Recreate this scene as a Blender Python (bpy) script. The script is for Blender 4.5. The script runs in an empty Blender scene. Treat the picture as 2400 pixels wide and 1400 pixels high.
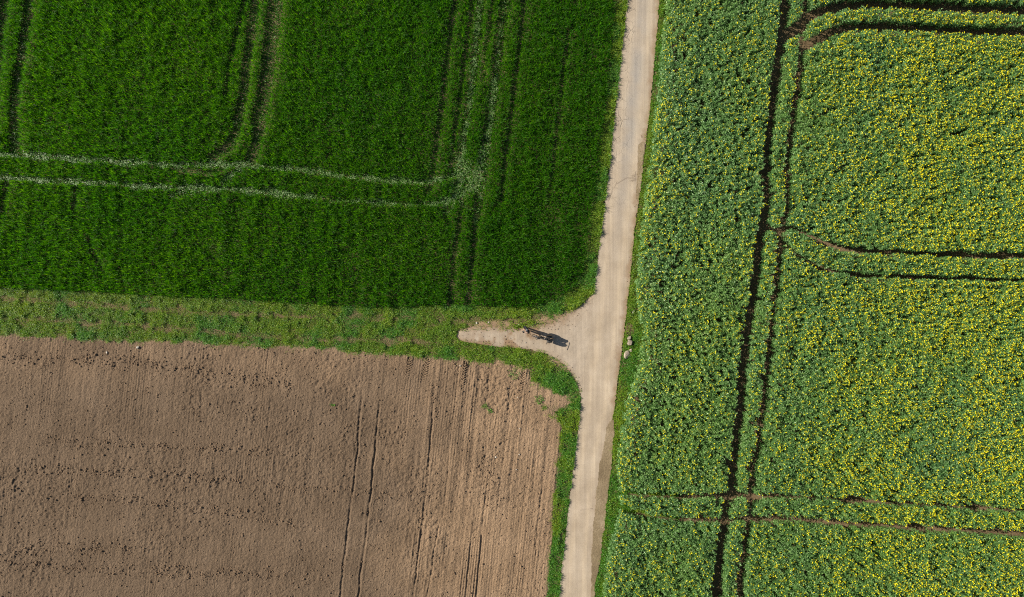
import bpy, bmesh, math, random
import numpy as np
from mathutils import Vector, Matrix

C = bpy.context.scene.collection
SC = bpy.context.scene
RNG = np.random.default_rng(7)
random.seed(7)

# ------------------------------------------------------------------ camera, sky, sun, exposure
CAM_H = 53.0
cam_d = bpy.data.cameras.new("camera")
cam = bpy.data.objects.new("camera", cam_d)
C.objects.link(cam)
cam.location = (0, 0, CAM_H)
cam.rotation_euler = (0, 0, 0)
cam_d.sensor_width = 36.0
cam_d.lens = 36.0 * CAM_H / 80.0
cam_d.clip_start = 0.5
cam_d.clip_end = 3000
SC.camera = cam

SUN_EL = math.radians(28.0)
SUN_AZ = math.radians(16.5)          # shadows fall to +x, turned this far towards -y
wld = bpy.data.worlds.new("World")
SC.world = wld
wld.use_nodes = True
wn = wld.node_tree
wn.nodes.clear()
w_out = wn.nodes.new("ShaderNodeOutputWorld")
w_bg = wn.nodes.new("ShaderNodeBackground")
w_sky = wn.nodes.new("ShaderNodeTexSky")
w_sky.sky_type = 'NISHITA'
w_sky.sun_disc = False
w_sky.sun_elevation = SUN_EL
w_sky.sun_rotation = math.radians(270) + SUN_AZ
w_bg.inputs["Strength"].default_value = 0.05
wn.links.new(w_sky.outputs[0], w_bg.inputs["Color"])
wn.links.new(w_bg.outputs[0], w_out.inputs["Surface"])

sun_d = bpy.data.lights.new("sun", 'SUN')
sun_d.energy = 5.0
sun_d.angle = math.radians(0.5)
sun_d.color = (1.0, 0.93, 0.82)
sun = bpy.data.objects.new("sun", sun_d)
C.objects.link(sun)
sdir = Vector((math.cos(SUN_AZ) * math.cos(SUN_EL), -math.sin(SUN_AZ) * math.cos(SUN_EL), -math.sin(SUN_EL)))
sun.rotation_euler = sdir.to_track_quat('-Z', 'Y').to_euler()
sun.location = (-30, 10, 30)

SC.view_settings.view_transform = 'Standard'
SC.view_settings.look = 'None'
SC.view_settings.exposure = 0.85
SC.view_settings.gamma = 1.0
SC.cycles.use_denoising = False
SC.cycles.pixel_filter_type = 'BLACKMAN_HARRIS'
SC.cycles.filter_width = 1.1
SC.cycles.max_bounces = 6
SC.cycles.diffuse_bounces = 3
SC.cycles.glossy_bounces = 2
SC.cycles.transmission_bounces = 3
SC.cycles.transparent_max_bounces = 4

# ------------------------------------------------------------------ photo pixel -> place
def G(px, py, h=0.0):
    k = (1.0 - h / CAM_H) / 30.0
    return ((px - 1200.0) * k, (700.0 - py) * k)

def GL(pts, h=0.0):
    return np.array([G(a, b, h) for a, b in pts])

# ------------------------------------------------------------------ grids and noise
X0, X1, Y0, Y1, CELL = -47.0, 47.0, -30.5, 30.5, 0.05
NX, NY = int(round((X1 - X0) / CELL)), int(round((Y1 - Y0) / CELL))
gx = X0 + (np.arange(NX) + .5) * CELL
gy = Y0 + (np.arange(NY) + .5) * CELL
GX, GY = np.meshgrid(gx, gy)
GX = GX.astype(np.float32); GY = GY.astype(np.float32)

def hash2(i, j, seed):
    n = (i.astype(np.int64) * 374761393 + j.astype(np.int64) * 668265263 + seed * 1442695041) & 0xffffffff
    n = ((n ^ (n >> 13)) * 1274126177) & 0xffffffff
    n = n ^ (n >> 16)
    return (n & 0xffff).astype(np.float32) / 65535.0

def vnoise(x, y, size, seed=0):
    x = np.asarray(x) / size; y = np.asarray(y) / size
    i = np.floor(x); j = np.floor(y)
    fx = (x - i).astype(np.float32); fy = (y - j).astype(np.float32)
    fx = fx * fx * (3 - 2 * fx); fy = fy * fy * (3 - 2 * fy)
    i = i.astype(np.int64); j = j.astype(np.int64)
    a = hash2(i, j, seed); b = hash2(i + 1, j, seed)
    c = hash2(i, j + 1, seed); d = hash2(i + 1, j + 1, seed)
    return (a * (1 - fx) + b * fx) * (1 - fy) + (c * (1 - fx) + d * fx) * fy

def fbm(x, y, size, seed=0, octv=3, gain=.5):
    s = 0; a = 1; t = 0
    for k in range(octv):
        s = s + a * vnoise(x, y, size, seed + k * 17); t += a
        a *= gain; size *= .5
    return s / t                                    # 0..1

def inside(x, y, poly):
    x = np.asarray(x); y = np.asarray(y)
    r = np.zeros(x.shape, bool)
    n = len(poly)
    for k in range(n):
        xa, ya = poly[k]; xb, yb = poly[(k + 1) % n]
        if ya == yb: continue
        c = ((ya > y) != (yb > y))
        r ^= c & (x < (xb - xa) * (y - ya) / (yb - ya) + xa)
    return r

def poly_mask(poly):
    """scan-line fill on the grid"""
    m = np.zeros((NY, NX), bool)
    p = np.asarray(poly)
    n = len(p)
    a = p; b = np.roll(p, -1, axis=0)
    for r in range(NY):
        y = gy[r]
        c = (a[:, 1] > y) != (b[:, 1] > y)
        if not c.any(): continue
        aa = a[c]; bb = b[c]
        xs = np.sort((bb[:, 0] - aa[:, 0]) * (y - aa[:, 1]) / (bb[:, 1] - aa[:, 1]) + aa[:, 0])
        idx = np.clip(np.round((xs - X0) / CELL), 0, NX).astype(int)
        for q in range(0, len(idx) - 1, 2):
            m[r, idx[q]:idx[q + 1]] = True
    return m

def line_dist(pts, reach=1.2, wob=0.0, seed=3):
    """signed distance grid near a polyline (positive on its left), big elsewhere; also the param 0..1"""
    d = np.full((NY, NX), 99., np.float32)
    s = np.full((NY, NX), 0., np.float32)
    sg = np.full((NY, NX), 1., np.float32)
    p = np.asarray(pts, float)
    L = np.r_[0, np.cumsum(np.hypot(*(p[1:] - p[:-1]).T))]
    for k in range(len(p) - 1):
        a, b = p[k], p[k + 1]
        x0 = int(max(0, (min(a[0], b[0]) - reach - X0) / CELL)); x1 = int(min(NX, (max(a[0], b[0]) + reach - X0) / CELL + 1))
        y0 = int(max(0, (min(a[1], b[1]) - reach - Y0) / CELL)); y1 = int(min(NY, (max(a[1], b[1]) + reach - Y0) / CELL + 1))
        if x1 <= x0 or y1 <= y0: continue
        xx = GX[y0:y1, x0:x1]; yy = GY[y0:y1, x0:x1]
        if wob:
            xx = xx + wob * (vnoise(xx, yy, .6, seed) - .5) * 2
            yy = yy + wob * (vnoise(xx, yy, .6, seed + 9) - .5) * 2
        e = b - a; l2 = e @ e
        t = np.clip(((xx - a[0]) * e[0] + (yy - a[1]) * e[1]) / l2, 0, 1)
        qx = xx - a[0] - t * e[0]; qy = yy - a[1] - t * e[1]
        dd = np.hypot(qx, qy)
        better = dd < d[y0:y1, x0:x1]
        d[y0:y1, x0:x1][better] = dd[better]
        s[y0:y1, x0:x1][better] = (L[k] + t * math.sqrt(l2))[better]
        sg[y0:y1, x0:x1][better] = np.sign(e[0] * qy - e[1] * qx)[better]
    return d, s / L[-1], sg

def look(grid, x, y):
    i = np.clip(((x - X0) / CELL).astype(int), 0, NX - 1)
    j = np.clip(((y - Y0) / CELL).astype(int), 0, NY - 1)
    return grid[j, i]

def blur(m, r):
    m = m.astype(np.float32)
    for ax in (0, 1):
        c = np.cumsum(np.pad(m, [(r + 1, r) if a == ax else (0, 0) for a in (0, 1)], mode='edge'), axis=ax)
        m = (np.take(c, range(2 * r + 1, c.shape[ax]), axis=ax) - np.take(c, range(0, c.shape[ax] - 2 * r - 1), axis=ax)) / (2 * r + 1)
    return m

# ------------------------------------------------------------------ traced outlines (photo pixels)
road_l = [(1513, -240), (1470, 0), (1465, 48), (1460, 89), (1450, 185), (1441, 261), (1433, 343), (1424, 425), (1417, 480), (1411, 522),
          (1403, 590), (1395, 652), (1391, 690), (1386, 740), (1380, 800), (1370, 860), (1363, 915), (1361, 945), (1358, 971), (1351, 1033), (1341, 1112),
          (1332, 1194), (1324, 1263), (1314, 1349), (1310, 1400), (1285, 1640)]
road_r = [(1580, -240), (1545, 0), (1542, 62), (1536, 117), (1530, 185), (1523, 261), (1516, 319), (1512, 343), (1504, 411), (1496, 480),
          (1489, 528), (1482, 597), (1476, 666), (1469, 727), (1462, 789), (1453, 854), (1444, 923), (1440, 960), (1434, 985), (1424, 1003), (1421, 1033),
          (1410, 1084), (1402, 1153), (1395, 1229), (1390, 1297), (1387, 1400), (1362, 1640)]
apron = [(1398, 640), (1392, 686), (1380, 697), (1366, 710), (1342, 731), (1314, 750), (1280, 758), (1256, 765), (1222, 769), (1177, 769), (1143, 768),
         (1105, 765), (1091, 770), (1074, 767), (1070, 786), (1074, 798), (1095, 803), (1143, 810), (1194, 815), (1246, 821), (1280, 830),
         (1307, 842), (1328, 862), (1345, 889), (1357, 916), (1362, 945), (1395, 945), (1420, 640)]
mud_low = [(1441, 978), (1436, 1050), (1431, 1112), (1422, 1187), (1414, 1256), (1407, 1314), (1396, 1366), (1391, 1410), (1385, 1410),
           (1386, 1297), (1391, 1229), (1398, 1153), (1406, 1084), (1417, 1033), (1421, 1003), (1432, 985)]
mud_up = [(1508, 330), (1497, 339), (1494.5, 352), (1494, 380), (1493, 425), (1490, 470), (1497, 470), (1503, 425), (1508, 377), (1512, 343)]
wheat = [(-260, -260), (1450, -260), (1441, 0), (1434, 120), (1424, 206), (1417, 274), (1410, 329), (1401, 405), (1396, 446), (1384, 494), (1376, 563),
         (1371, 631), (1352, 666), (1314, 697), (1280, 710), (1229, 720), (1143, 717), (1040, 715), (886, 720), (800, 716), (686, 710), (549, 700),
         (377, 693), (240, 685), (103, 678), (0, 673), (-260, 663)]
plough = [(-260, 776), (0, 787), (69, 789), (171, 796), (309, 803), (446, 806), (549, 811), (686, 818), (800, 823), (834, 830), (937, 832), (1006, 839),
          (1109, 847), (1194, 854), (1222, 865), (1242, 878), (1246, 902), (1287, 919), (1323, 935), (1344, 943), (1320, 949), (1271, 952),
          (1284, 975), (1308, 992), (1314, 1011), (1310, 1037), (1307, 1080), (1304, 1091), (1297, 1160), (1292, 1211), (1294, 1263), (1284, 1314),
          (1280, 1400), (1255, 1640), (-260, 1640)]
rape = [(1600, -260), (1563, 0), (1556, 86), (1548, 178), (1538, 261), (1531, 343), (1520, 425), (1514, 470), (1505, 546), (1497, 631), (1493, 679),
        (1501, 734), (1510, 786), (1504, 823), (1496, 865), (1482, 906), (1473, 930), (1464, 971), (1458, 1009), (1451, 1074), (1448, 1112), (1454, 1139),
        (1454, 1211), (1441, 1246), (1428, 1297), (1421, 1349), (1416, 1400), (1390, 1660), (2680, 1660), (2680, -260)]

M_road = poly_mask(np.vstack([GL(road_l), GL(road_r)[::-1]]))
M_apron = poly_mask(GL(apron)) & ~M_road
M_wheat = poly_mask(GL(wheat, .5))
M_plough = poly_mask(GL(plough))
M_rape = poly_mask(GL(rape, 1.1))
M_mudl = poly_mask(GL(mud_low)); M_mudu = poly_mask(GL(mud_up))
edge_n = fbm(GX, GY, .5, 5, 3)

# ------------------------------------------------------------------ mesh helpers
def tag(o, label=None, cat=None, group=None, kind=None):
    if label: o["label"] = label
    if cat: o["category"] = cat
    if group: o["group"] = group
    if kind: o["kind"] = kind
    return o

def link(o, parent=None):
    C.objects.link(o)
    if parent: o.parent = parent
    return o

def np_mesh(name, V, F, mats, mi=None, attrs=None, smooth=False):
    me = bpy.data.meshes.new(name)
    V = np.ascontiguousarray(V, np.float32); F = np.ascontiguousarray(F, np.int32)
    n, k = F.shape
    me.vertices.add(len(V)); me.vertices.foreach_set("co", V.ravel())
    me.loops.add(n * k); me.loops.foreach_set("vertex_index", F.ravel())
    me.polygons.add(n)
    me.polygons.foreach_set("loop_start", np.arange(0, n * k, k, dtype=np.int32))
    if mi is not None: me.polygons.foreach_set("material_index", np.ascontiguousarray(mi, np.int32))
    me.polygons.foreach_set("use_smooth", np.full(n, smooth, bool))
    for m in mats: me.materials.append(m)
    me.update(calc_edges=True)
    for an, av in (attrs or {}).items():
        at = me.attributes.new(an, 'FLOAT', 'POINT')
        at.data.foreach_set("value", np.ascontiguousarray(av, np.float32))
    return bpy.data.objects.new(name, me)

def sheet(name, mask, zgrid, mat, attrs=None, smooth=True):
    """a surface over the marked grid cells; zgrid and attrs are cell grids sampled at the corners"""
    cy, cx = np.nonzero(mask)
    def corner(a): return np.pad(a, ((0, 1), (0, 1)), mode='edge')
    ids = np.full((NY + 1, NX + 1), -1, np.int64)
    for dy in (0, 1):
        for dx in (0, 1): ids[cy + dy, cx + dx] = 0
    vy, vx = np.nonzero(ids == 0)
    ids[vy, vx] = np.arange(len(vy))
    zc = corner(zgrid)
    V = np.stack([X0 + vx * CELL, Y0 + vy * CELL, zc[vy, vx]], 1)
    F = np.stack([ids[cy, cx], ids[cy, cx + 1], ids[cy + 1, cx + 1], ids[cy + 1, cx]], 1)
    at = {k: corner(a)[vy, vx] for k, a in (attrs or {}).items()}
    return np_mesh(name, V, F, [mat], None, at, smooth)

# ------------------------------------------------------------------ materials
def newmat(name):
    m = bpy.data.materials.new(name); m.use_nodes = True
    nt = m.node_tree
    b = nt.nodes["Principled BSDF"]
    return m, nt, b

def nd(nt, typ, **kw):
    n = nt.nodes.new(typ)
    for k, v in kw.items(): setattr(n, k, v)
    return n

def ramp(nt, src, stops):
    r = nd(nt, "ShaderNodeValToRGB")
    e = r.color_ramp.elements
    while len(e) < len(stops): e.new(.5)
    for q, (p, c) in zip(e, stops):
        q.position = p; q.color = (*c, 1) if len(c) == 3 else c
    nt.links.new(src, r.inputs[0])
    return r.outputs[0]

def noise(nt, vec, scale, detail=4, rough=.6):
    n = nd(nt, "ShaderNodeTexNoise")
    n.inputs["Scale"].default_value = scale; n.inputs["Detail"].default_value = detail; n.inputs["Roughness"].default_value = rough
    nt.links.new(vec, n.inputs["Vector"])
    return n.outputs[0]

def mixc(nt, fac, a, b, mode='MIX'):
    m = nd(nt, "ShaderNodeMix", data_type='RGBA', blend_type=mode)
    for s, i in ((fac, 0), (a, 6), (b, 7)):
        if isinstance(s, (int, float)): m.inputs[i].default_value = s
        elif isinstance(s, tuple): m.inputs[i].default_value = (*s, 1)
        else: nt.links.new(s, m.inputs[i])
    return m.outputs[2]

def mth(nt, op, a, b=None, clamp=False):
    m = nd(nt, "ShaderNodeMath", operation=op, use_clamp=clamp)
    for s, i in ((a, 0), (b, 1)):
        if s is None: continue
        if isinstance(s, (int, float)): m.inputs[i].default_value = s
        else: nt.links.new(s, m.inputs[i])
    return m.outputs[0]

def attr(nt, name):
    a = nd(nt, "ShaderNodeAttribute"); a.attribute_name = name
    return a.outputs["Fac"]

def bump(nt, b, h, dist, strength=1.0):
    n = nd(nt, "ShaderNodeBump"); n.inputs["Distance"].default_value = dist; n.inputs["Strength"].default_value = strength
    nt.links.new(h, n.inputs["Height"]); nt.links.new(n.outputs[0], b.inputs["Normal"])

def leaf_mat(name, stops, transl=.3, rough=.45, spec=.4, patch=None, tcol=(1.25, 1.25, .5)):
    """leaves: colour differs from leaf to leaf, light passes through"""
    m, nt, b = newmat(name)
    geo = nd(nt, "ShaderNodeNewGeometry")
    col = ramp(nt, geo.outputs["Random Per Island"], stops)
    if patch:
        tc = nd(nt, "ShaderNodeTexCoord")
        f = ramp(nt, noise(nt, tc.outputs["Object"], patch[0], 3), [(.35, (0, 0, 0)), (.68, (1, 1, 1))])
        col = mixc(nt, f, col, mixc(nt, 1.0, col, patch[1], 'MULTIPLY'))
    nt.links.new(col, b.inputs["Base Color"])
    b.inputs["Roughness"].default_value = rough
    b.inputs["Specular IOR Level"].default_value = spec
    if transl:
        t = nd(nt, "ShaderNodeBsdfTranslucent")
        nt.links.new(mixc(nt, 1.0, col, tcol, 'MULTIPLY'), t.inputs["Color"])
        mx = nd(nt, "ShaderNodeMixShader"); mx.inputs[0].default_value = transl
        nt.links.new(b.outputs[0], mx.inputs[1]); nt.links.new(t.outputs[0], mx.inputs[2])
        nt.links.new(mx.outputs[0], nt.nodes["Material Output"].inputs["Surface"])
    return m

def plain(name, col, rough=.6, metal=0.0, spec=.5):
    m, nt, b = newmat(name)
    tc = nd(nt, "ShaderNodeTexCoord")
    f = noise(nt, tc.outputs["Object"], 14, 3)
    nt.links.new(mixc(nt, f, tuple(c * .75 for c in col), tuple(min(1, c * 1.2) for c in col)), b.inputs["Base Color"])
    b.inputs["Roughness"].default_value = rough; b.inputs["Metallic"].default_value = metal
    b.inputs["Specular IOR Level"].default_value = spec
    return m

def soil_mat(name, stops, bumpd=.02, attr_dry_pale=None):
    m, nt, b = newmat(name)
    tc = nd(nt, "ShaderNodeTexCoord"); v = tc.outputs["Object"]
    n1 = noise(nt, v, .35, 5, .62); n2 = noise(nt, v, 9, 5, .7)
    f = mth(nt, 'ADD', mth(nt, 'MULTIPLY', n1, .65), mth(nt, 'MULTIPLY', n2, .35))
    col = ramp(nt, f, stops)
    if attr_dry_pale:
        col = mixc(nt, attr(nt, attr_dry_pale), col, mixc(nt, 1.0, col, (1.78, 1.72, 1.62), 'MULTIPLY'))  # brightens soil for dryness and for shading painted into the tone
    nt.links.new(col, b.inputs["Base Color"])
    b.inputs["Roughness"].default_value = .95; b.inputs["Specular IOR Level"].default_value = .1
    h = mth(nt, 'ADD', noise(nt, v, 22, 6, .75), mth(nt, 'MULTIPLY', noise(nt, v, 7, 3), 1.5))
    bump(nt, b, h, bumpd)
    return m

MAT = {}
MAT['ground'] = soil_mat("ground_soil", [(.3, (.115, .079, .043)), (.7, (.21, .148, .084))], .03)
MAT['plough'] = soil_mat("ploughed_soil", [(.32, (.124, .085, .054)), (.5, (.158, .110, .071)), (.68, (.196, .138, .091))], .09, 'dry_pale')
MAT['clod'] = soil_mat("clod_soil", [(.3, (.14, .092, .056)), (.7, (.21, .143, .09))], .01)

def road_mat():
    m, nt, b = newmat("worn_lane_surface")
    tc = nd(nt, "ShaderNodeTexCoord"); v = tc.outputs["Object"]
    base = ramp(nt, noise(nt, v, .5, 5, .65), [(.32, (.365, .292, .21)), (.5, (.425, .345, .252)), (.68, (.48, .395, .295))])
    base = mixc(nt, attr(nt, "grey"), base, (.36, .325, .28))
    grain = noise(nt, v, 26, 4, .8)
    base = mixc(nt, 1.0, base, ramp(nt, grain, [(.3, (.78, .78, .78)), (.7, (1.16, 1.15, 1.14))]), 'MULTIPLY')
    # wheel-worn streaks along the lane
    mp = nd(nt, "ShaderNodeMapping"); mp.inputs["Rotation"].default_value = (0, 0, math.radians(6.5)); mp.inputs["Scale"].default_value = (5.5, .12, 1)
    nt.links.new(v, mp.inputs["Vector"])
    base = mixc(nt, 1.0, base, ramp(nt, noise(nt, mp.outputs[0], 1, 3), [(.3, (.86, .86, .87)), (.7, (1.08, 1.08, 1.07))]), 'MULTIPLY')
    base = mixc(nt, attr(nt, "worn"), mixc(nt, 1.0, base, (.94, .94, .95), 'MULTIPLY'), mixc(nt, 1.0, base, (1.08, 1.07, 1.05), 'MULTIPLY'))
    base = mixc(nt, attr(nt, "dirt"), base, (.25, .165, .098))
    # cracks
    wv = nd(nt, "ShaderNodeMix", data_type='VECTOR'); wv.inputs[0].default_value = .3
    nn = nd(nt, "ShaderNodeTexNoise"); nn.inputs["Scale"].default_value = 2.2; nn.inputs["Detail"].default_value = 4
    nt.links.new(v, nn.inputs["Vector"]); nt.links.new(v, wv.inputs[4]); nt.links.new(nn.outputs[1], wv.inputs[5])
    vo = nd(nt, "ShaderNodeTexVoronoi", feature='DISTANCE_TO_EDGE'); vo.inputs["Scale"].default_value = 1.9
    nt.links.new(wv.outputs[1], vo.inputs["Vector"])
    ck = ramp(nt, vo.outputs["Distance"], [(.0, (1, 1, 1)), (.035, (0, 0, 0))])
    ck = mth(nt, 'MULTIPLY', ck, attr(nt, "crack"))
    ck = mth(nt, 'MULTIPLY', ck, ramp(nt, noise(nt, v, .9, 3), [(.38, (0, 0, 0)), (.58, (1, 1, 1))]))
    base = mixc(nt, mth(nt, 'MULTIPLY', ck, .75), base, (.12, .095, .07))
    base = mixc(nt, attr(nt, "seam"), base, (.2, .155, .115))
    nt.links.new(base, b.inputs["Base Color"])
    b.inputs["Roughness"].default_value = .92; b.inputs["Specular IOR Level"].default_value = .15
    bump(nt, b, mth(nt, 'SUBTRACT', grain, mth(nt, 'MULTIPLY', ck, 1.5)), .012)
    return m
MAT['road'] = road_mat()
MAT['mud'] = soil_mat("damp_mud", [(.36, (.16, .118, .07)), (.5, (.225, .17, .102)), (.62, (.32, .25, .165))], .02)
MAT['wheat'] = leaf_mat("wheat_leaf", [(0, (.013, .08, .002)), (.5, (.032, .155, .003)), (.85, (.064, .225, .006)), (1, (.11, .30, .016))],
                        .55, .5, .16, (.09, (1.35, 1.12, .7)), (1.75, 1.5, .4))
MAT['flat'] = leaf_mat("pale_flattened_wheat", [(0, (.08, .19, .035)), (.5, (.15, .27, .07)), (1, (.30, .40, .16))], .25, .5, .5)
MAT['yellowed'] = leaf_mat("yellowed_wheat", [(0, (.07, .14, .01)), (1, (.2, .24, .03))], .3)
MAT['grass'] = leaf_mat("verge_grass_blade", [(0, (.055, .15, .008)), (.5, (.135, .275, .012)), (1, (.28, .39, .05))], .35, .5, .4, (.25, (1.35, 1.15, .8)))
MAT['lush'] = leaf_mat("lush_grass_blade", [(0, (.045, .17, .012)), (.6, (.085, .26, .02)), (1, (.17, .36, .05))], .35, .5, .4)
MAT['dry_pale'] = leaf_mat("dry_grass_blade", [(0, (.2, .17, .07)), (.5, (.3, .25, .12)), (1, (.42, .36, .2))], .25, .7, .2)
MAT['rape'] = leaf_mat("rapeseed_leaf", [(0, (.060, .155, .036)), (.5, (.118, .25, .066)), (.85, (.18, .33, .115)), (1, (.29, .43, .21))],
                       .3, .42, .5, (.1, (1.2, 1.08, .75)), (1.3, 1.3, .5))
MAT['stem'] = leaf_mat("rapeseed_stem", [(0, (.07, .14, .05)), (1, (.13, .21, .08))], .1, .5, .4)
MAT['flower'] = leaf_mat("rapeseed_flower", [(0, (.78, .66, .005)), (1, (.90, .82, .015))], .3, .6, .2, None, (1, 1, 1))
MAT['concrete'] = soil_mat("weathered_concrete", [(.3, (.25, .205, .155)), (.7, (.37, .31, .24))], .03)
MAT['stone'] = soil_mat("pale_stone", [(.3, (.34, .30, .25)), (.7, (.5, .46, .39))], .01)

# ------------------------------------------------------------------ ground
s = 900.0
gr = np_mesh("ground", np.array([(-s, -s, -.035), (s, -s, -.035), (s, s, -.035), (-s, s, -.035)]), np.array([[0, 1, 2, 3]]), [MAT['ground']])
tag(link(gr), "bare brown soil under the crops and verges", "ground", kind="structure")

# ------------------------------------------------------------------ ploughed field
PXg = GX * 30 + 1200; PYg = 700 - GY * 30
ur = PXg + .106 * (PYg - 900)                      # constant along a drill row
um = ur / 30.0
vr = -GY
H = (fbm(GX, GY, 1.6, 21, 3) - .5) * .07
rough_amt = np.clip(.55 + 1.1 * (fbm(GX, GY, 3.5, 31, 3) - .5) * 2, .35, 1.3)
H += (fbm(GX, GY, .2, 41, 2, .8) - .5) * .115 * rough_amt
amp = np.clip(.3 + 1.6 * (fbm(um, vr * .12, .9, 51, 2) - .45), 0, 1) * np.clip(1.4 * (fbm(GX, GY, 4, 61, 2)), .3, 1)
amp *= np.where(PXg > 980, 1.25, .7)
H += .021 * amp * np.sin(um * 2 * np.pi / .20 + 1.2 * vnoise(GX, GY, 1.2, 71))
H += .13 * (fbm(um, vr * .04, .5, 81, 3, .75) - .5) * np.where(PXg > 950, 1, .5)
furrows = [([(852, 905), (848, 930), (841, 1040), (831, 1126), (817, 1229), (802, 1366), (780, 1600)], .10, .075),
           ([(892, 920), (882, 1040), (872, 1143), (862, 1229), (848, 1331), (841, 1400), (822, 1600)], .10, .075),
           ([(1018, 915), (1013, 989), (1009, 1057), (997, 1177), (985, 1280), (971, 1383), (950, 1600)], .09, .06),
           ([(1035, 1200), (1019, 1290), (1002, 1400), (975, 1600)], .07, .045),
           ([(1163, 985), (1156, 1040)], .07, .04), ([(1143, 1130), (1129, 1246), (1119, 1376), (1095, 1600)], .08, .05),
           ([(1275, 1110), (1261, 1229), (1249, 1366), (1225, 1600)], .07, .04), ([(1059, 980), (1052, 1090), (1040, 1210)], .08, .04),
           ([(1105, 1260), (1092, 1400), (1075, 1600)], .07, .035)]
for pts, wd, dp in furrows:
    d, t, sg = line_dist(GL(pts), .6, .06, 11); wd = wd * .8
    fade = np.clip(t * 12, 0, 1) * (.5 + .9 * fbm(GX, GY, .6, 91, 2))
    H += (-dp * np.exp(-(d / wd) ** 2) + .2 * dp * np.exp(-((d - wd * 2.0) / wd) ** 2)) * fade
treads = [([(962, 840), (948, 905)], .26), ([(1003, 842), (986, 912)], .26), ([(1092, 850), (1078, 925)], .26), ([(1228, 872), (1215, 935)], .22)]
for pts, hw in treads:
    d, t, sg = line_dist(GL(pts), .5)
    L = math.hypot(*(GL(pts)[1] - GL(pts)[0]))
    ph = (t * L + d * .9) / .2
    near = d < hw
    H += np.where(near, (np.abs((ph % 1) - .5) * 4 - 1) * .06 * np.clip((hw - d) / .06, 0, 1) * np.clip(1.6 - 1.5 * t, 0, 1), 0)
bandn = np.zeros_like(H)                            # cross bands of coarser clods
for (xa, ya, xb, yb, w) in [(120, 1035, 660, 1060, 10), (60, 1096, 560, 1125, 12), (180, 1165, 620, 1200, 9), (0, 1290, 330, 1285, 14), (0, 1325, 760, 1350, 14),
                            (200, 830, 680, 900, 16), (0, 840, 330, 850, 12), (480, 1195, 760, 1240, 10), (640, 1140, 1000, 1160, 9)]:
    d, t, sg = line_dist(GL([(xa, ya), (xb, yb)]), 1.6, .25, 13)
    bandn = np.maximum(bandn, np.exp(-(d / (w / 30.)) ** 2))
bandn = np.maximum(bandn, .8 * np.exp(-(((PXg - 1150) / 45) ** 2 + ((PYg - 1110) / 90) ** 2)))
bandn = np.maximum(bandn, .8 * np.exp(-(((PXg - 1020) / 18) ** 2 + ((PYg - 935) / 40) ** 2)))
H += bandn * (fbm(GX, GY, .3, 111, 2) - .5) * .1
dry_pale = np.clip((PXg - 880) / 330 + (fbm(GX, GY, 5, 121, 3) - .5) * 1.1, 0, 1)  # paler rightwards: drier soil, plus sunward shading and vignetting put into the colour
dry_pale = np.maximum(dry_pale, .8 * np.clip(1 - (PYg - 830 - .03 * PXg) / 90., 0, 1) * fbm(GX, GY, 2, 131, 2))
MP = M_plough.copy()
MP |= (blur(M_plough, 9) > .02) & ~M_road & ~M_apron
wP = np.clip((blur(MP, 10) - .5) * 2.4, 0, 1)
HZ = wP * (H + .09) - .03 * (1 - wP) + .02 * (edge_n - .5) * (1 - wP)
pf = sheet("ploughed_field", MP, HZ, MAT['plough'], {'dry_pale': dry_pale})
tag(link(pf), "harrowed brown field with faint drill lines left of the lane", "field", kind="structure")

# ------------------------------------------------------------------ road, entrance, mud
cx_road = GL(road_l), GL(road_r)
xl = np.interp(-GY, -cx_road[0][:, 1], cx_road[0][:, 0]); xr = np.interp(-GY, -cx_road[1][:, 1], cx_road[1][:, 0])
acr = (GX - xl) / (xr - xl)
n_big = fbm(GX, GY, 1.1, 141, 4)
top = np.clip((640 - PYg) / 350, 0, 1)
grey = top * np.exp(-((acr - .5) / .24) ** 2) * np.clip(n_big * 1.6, 0, 1) * .9
crack = top * np.clip(1.15 - acr * 1.7 + (n_big - .5) * 1.2, 0, 1)
d_right = (xr - GX)
dirt = np.clip(1 - d_right / .42 + (fbm(GX, GY, .5, 151, 4) - .5) * 1.8, 0, 1) * .75 * np.clip((1000 - PYg) / 60, .25, 1)
seam = np.zeros_like(H)
for pts, w in [([(1387, 690), (1386, 720), (1381, 760), (1377, 805), (1368, 856), (1364, 900)], .035),
               ([(1361, 1195), (1390, 1192)], .025), ([(1447, 430), (1470, 415), (1490, 418)], .03),
               ([(1428, 470), (1440, 440), (1447, 425)], .03)]:
    d, t, sg = line_dist(GL(pts), .4, .05, 17)
    seam = np.maximum(seam, np.exp(-(d / w) ** 2) * .9 * np.clip(vnoise(GX, GY, .5, 161) * 2.2, .3, 1))
# muddy print beside the upper mud patch
for pts in [[(1483, 402), (1491, 405)], [(1481, 412), (1493, 410)], [(1479, 423), (1492, 421)], [(1486, 400), (1483, 424)], [(1491, 403), (1490, 424)], [(1480, 421), (1484, 424)]]:
    d, t, sg = line_dist(GL(pts), .4, .06, 19)
    seam = np.maximum(seam, np.exp(-(d / .045) ** 2) * np.clip(vnoise(GX, GY, .18, 171) * 1.6, 0, 1) * .8)
MR = M_road & ~(((acr < .015) | (acr > .985)) & (edge_n > .55))
zr = np.full_like(H, .03) + (fbm(GX, GY, 4, 181, 2) - .5) * .02
rd = sheet("road", MR, zr, MAT['road'], {'grey': grey, 'crack': crack, 'dirt': dirt, 'seam': seam, 'worn': np.exp(-((acr - .27 + (n_big - .5) * .1) / .1) ** 2) + np.exp(-((acr - .72 + (n_big - .5) * .1) / .1) ** 2)})
tag(link(rd), "pale beige single-track farm lane with worn surface", "road", kind="structure")

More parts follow.
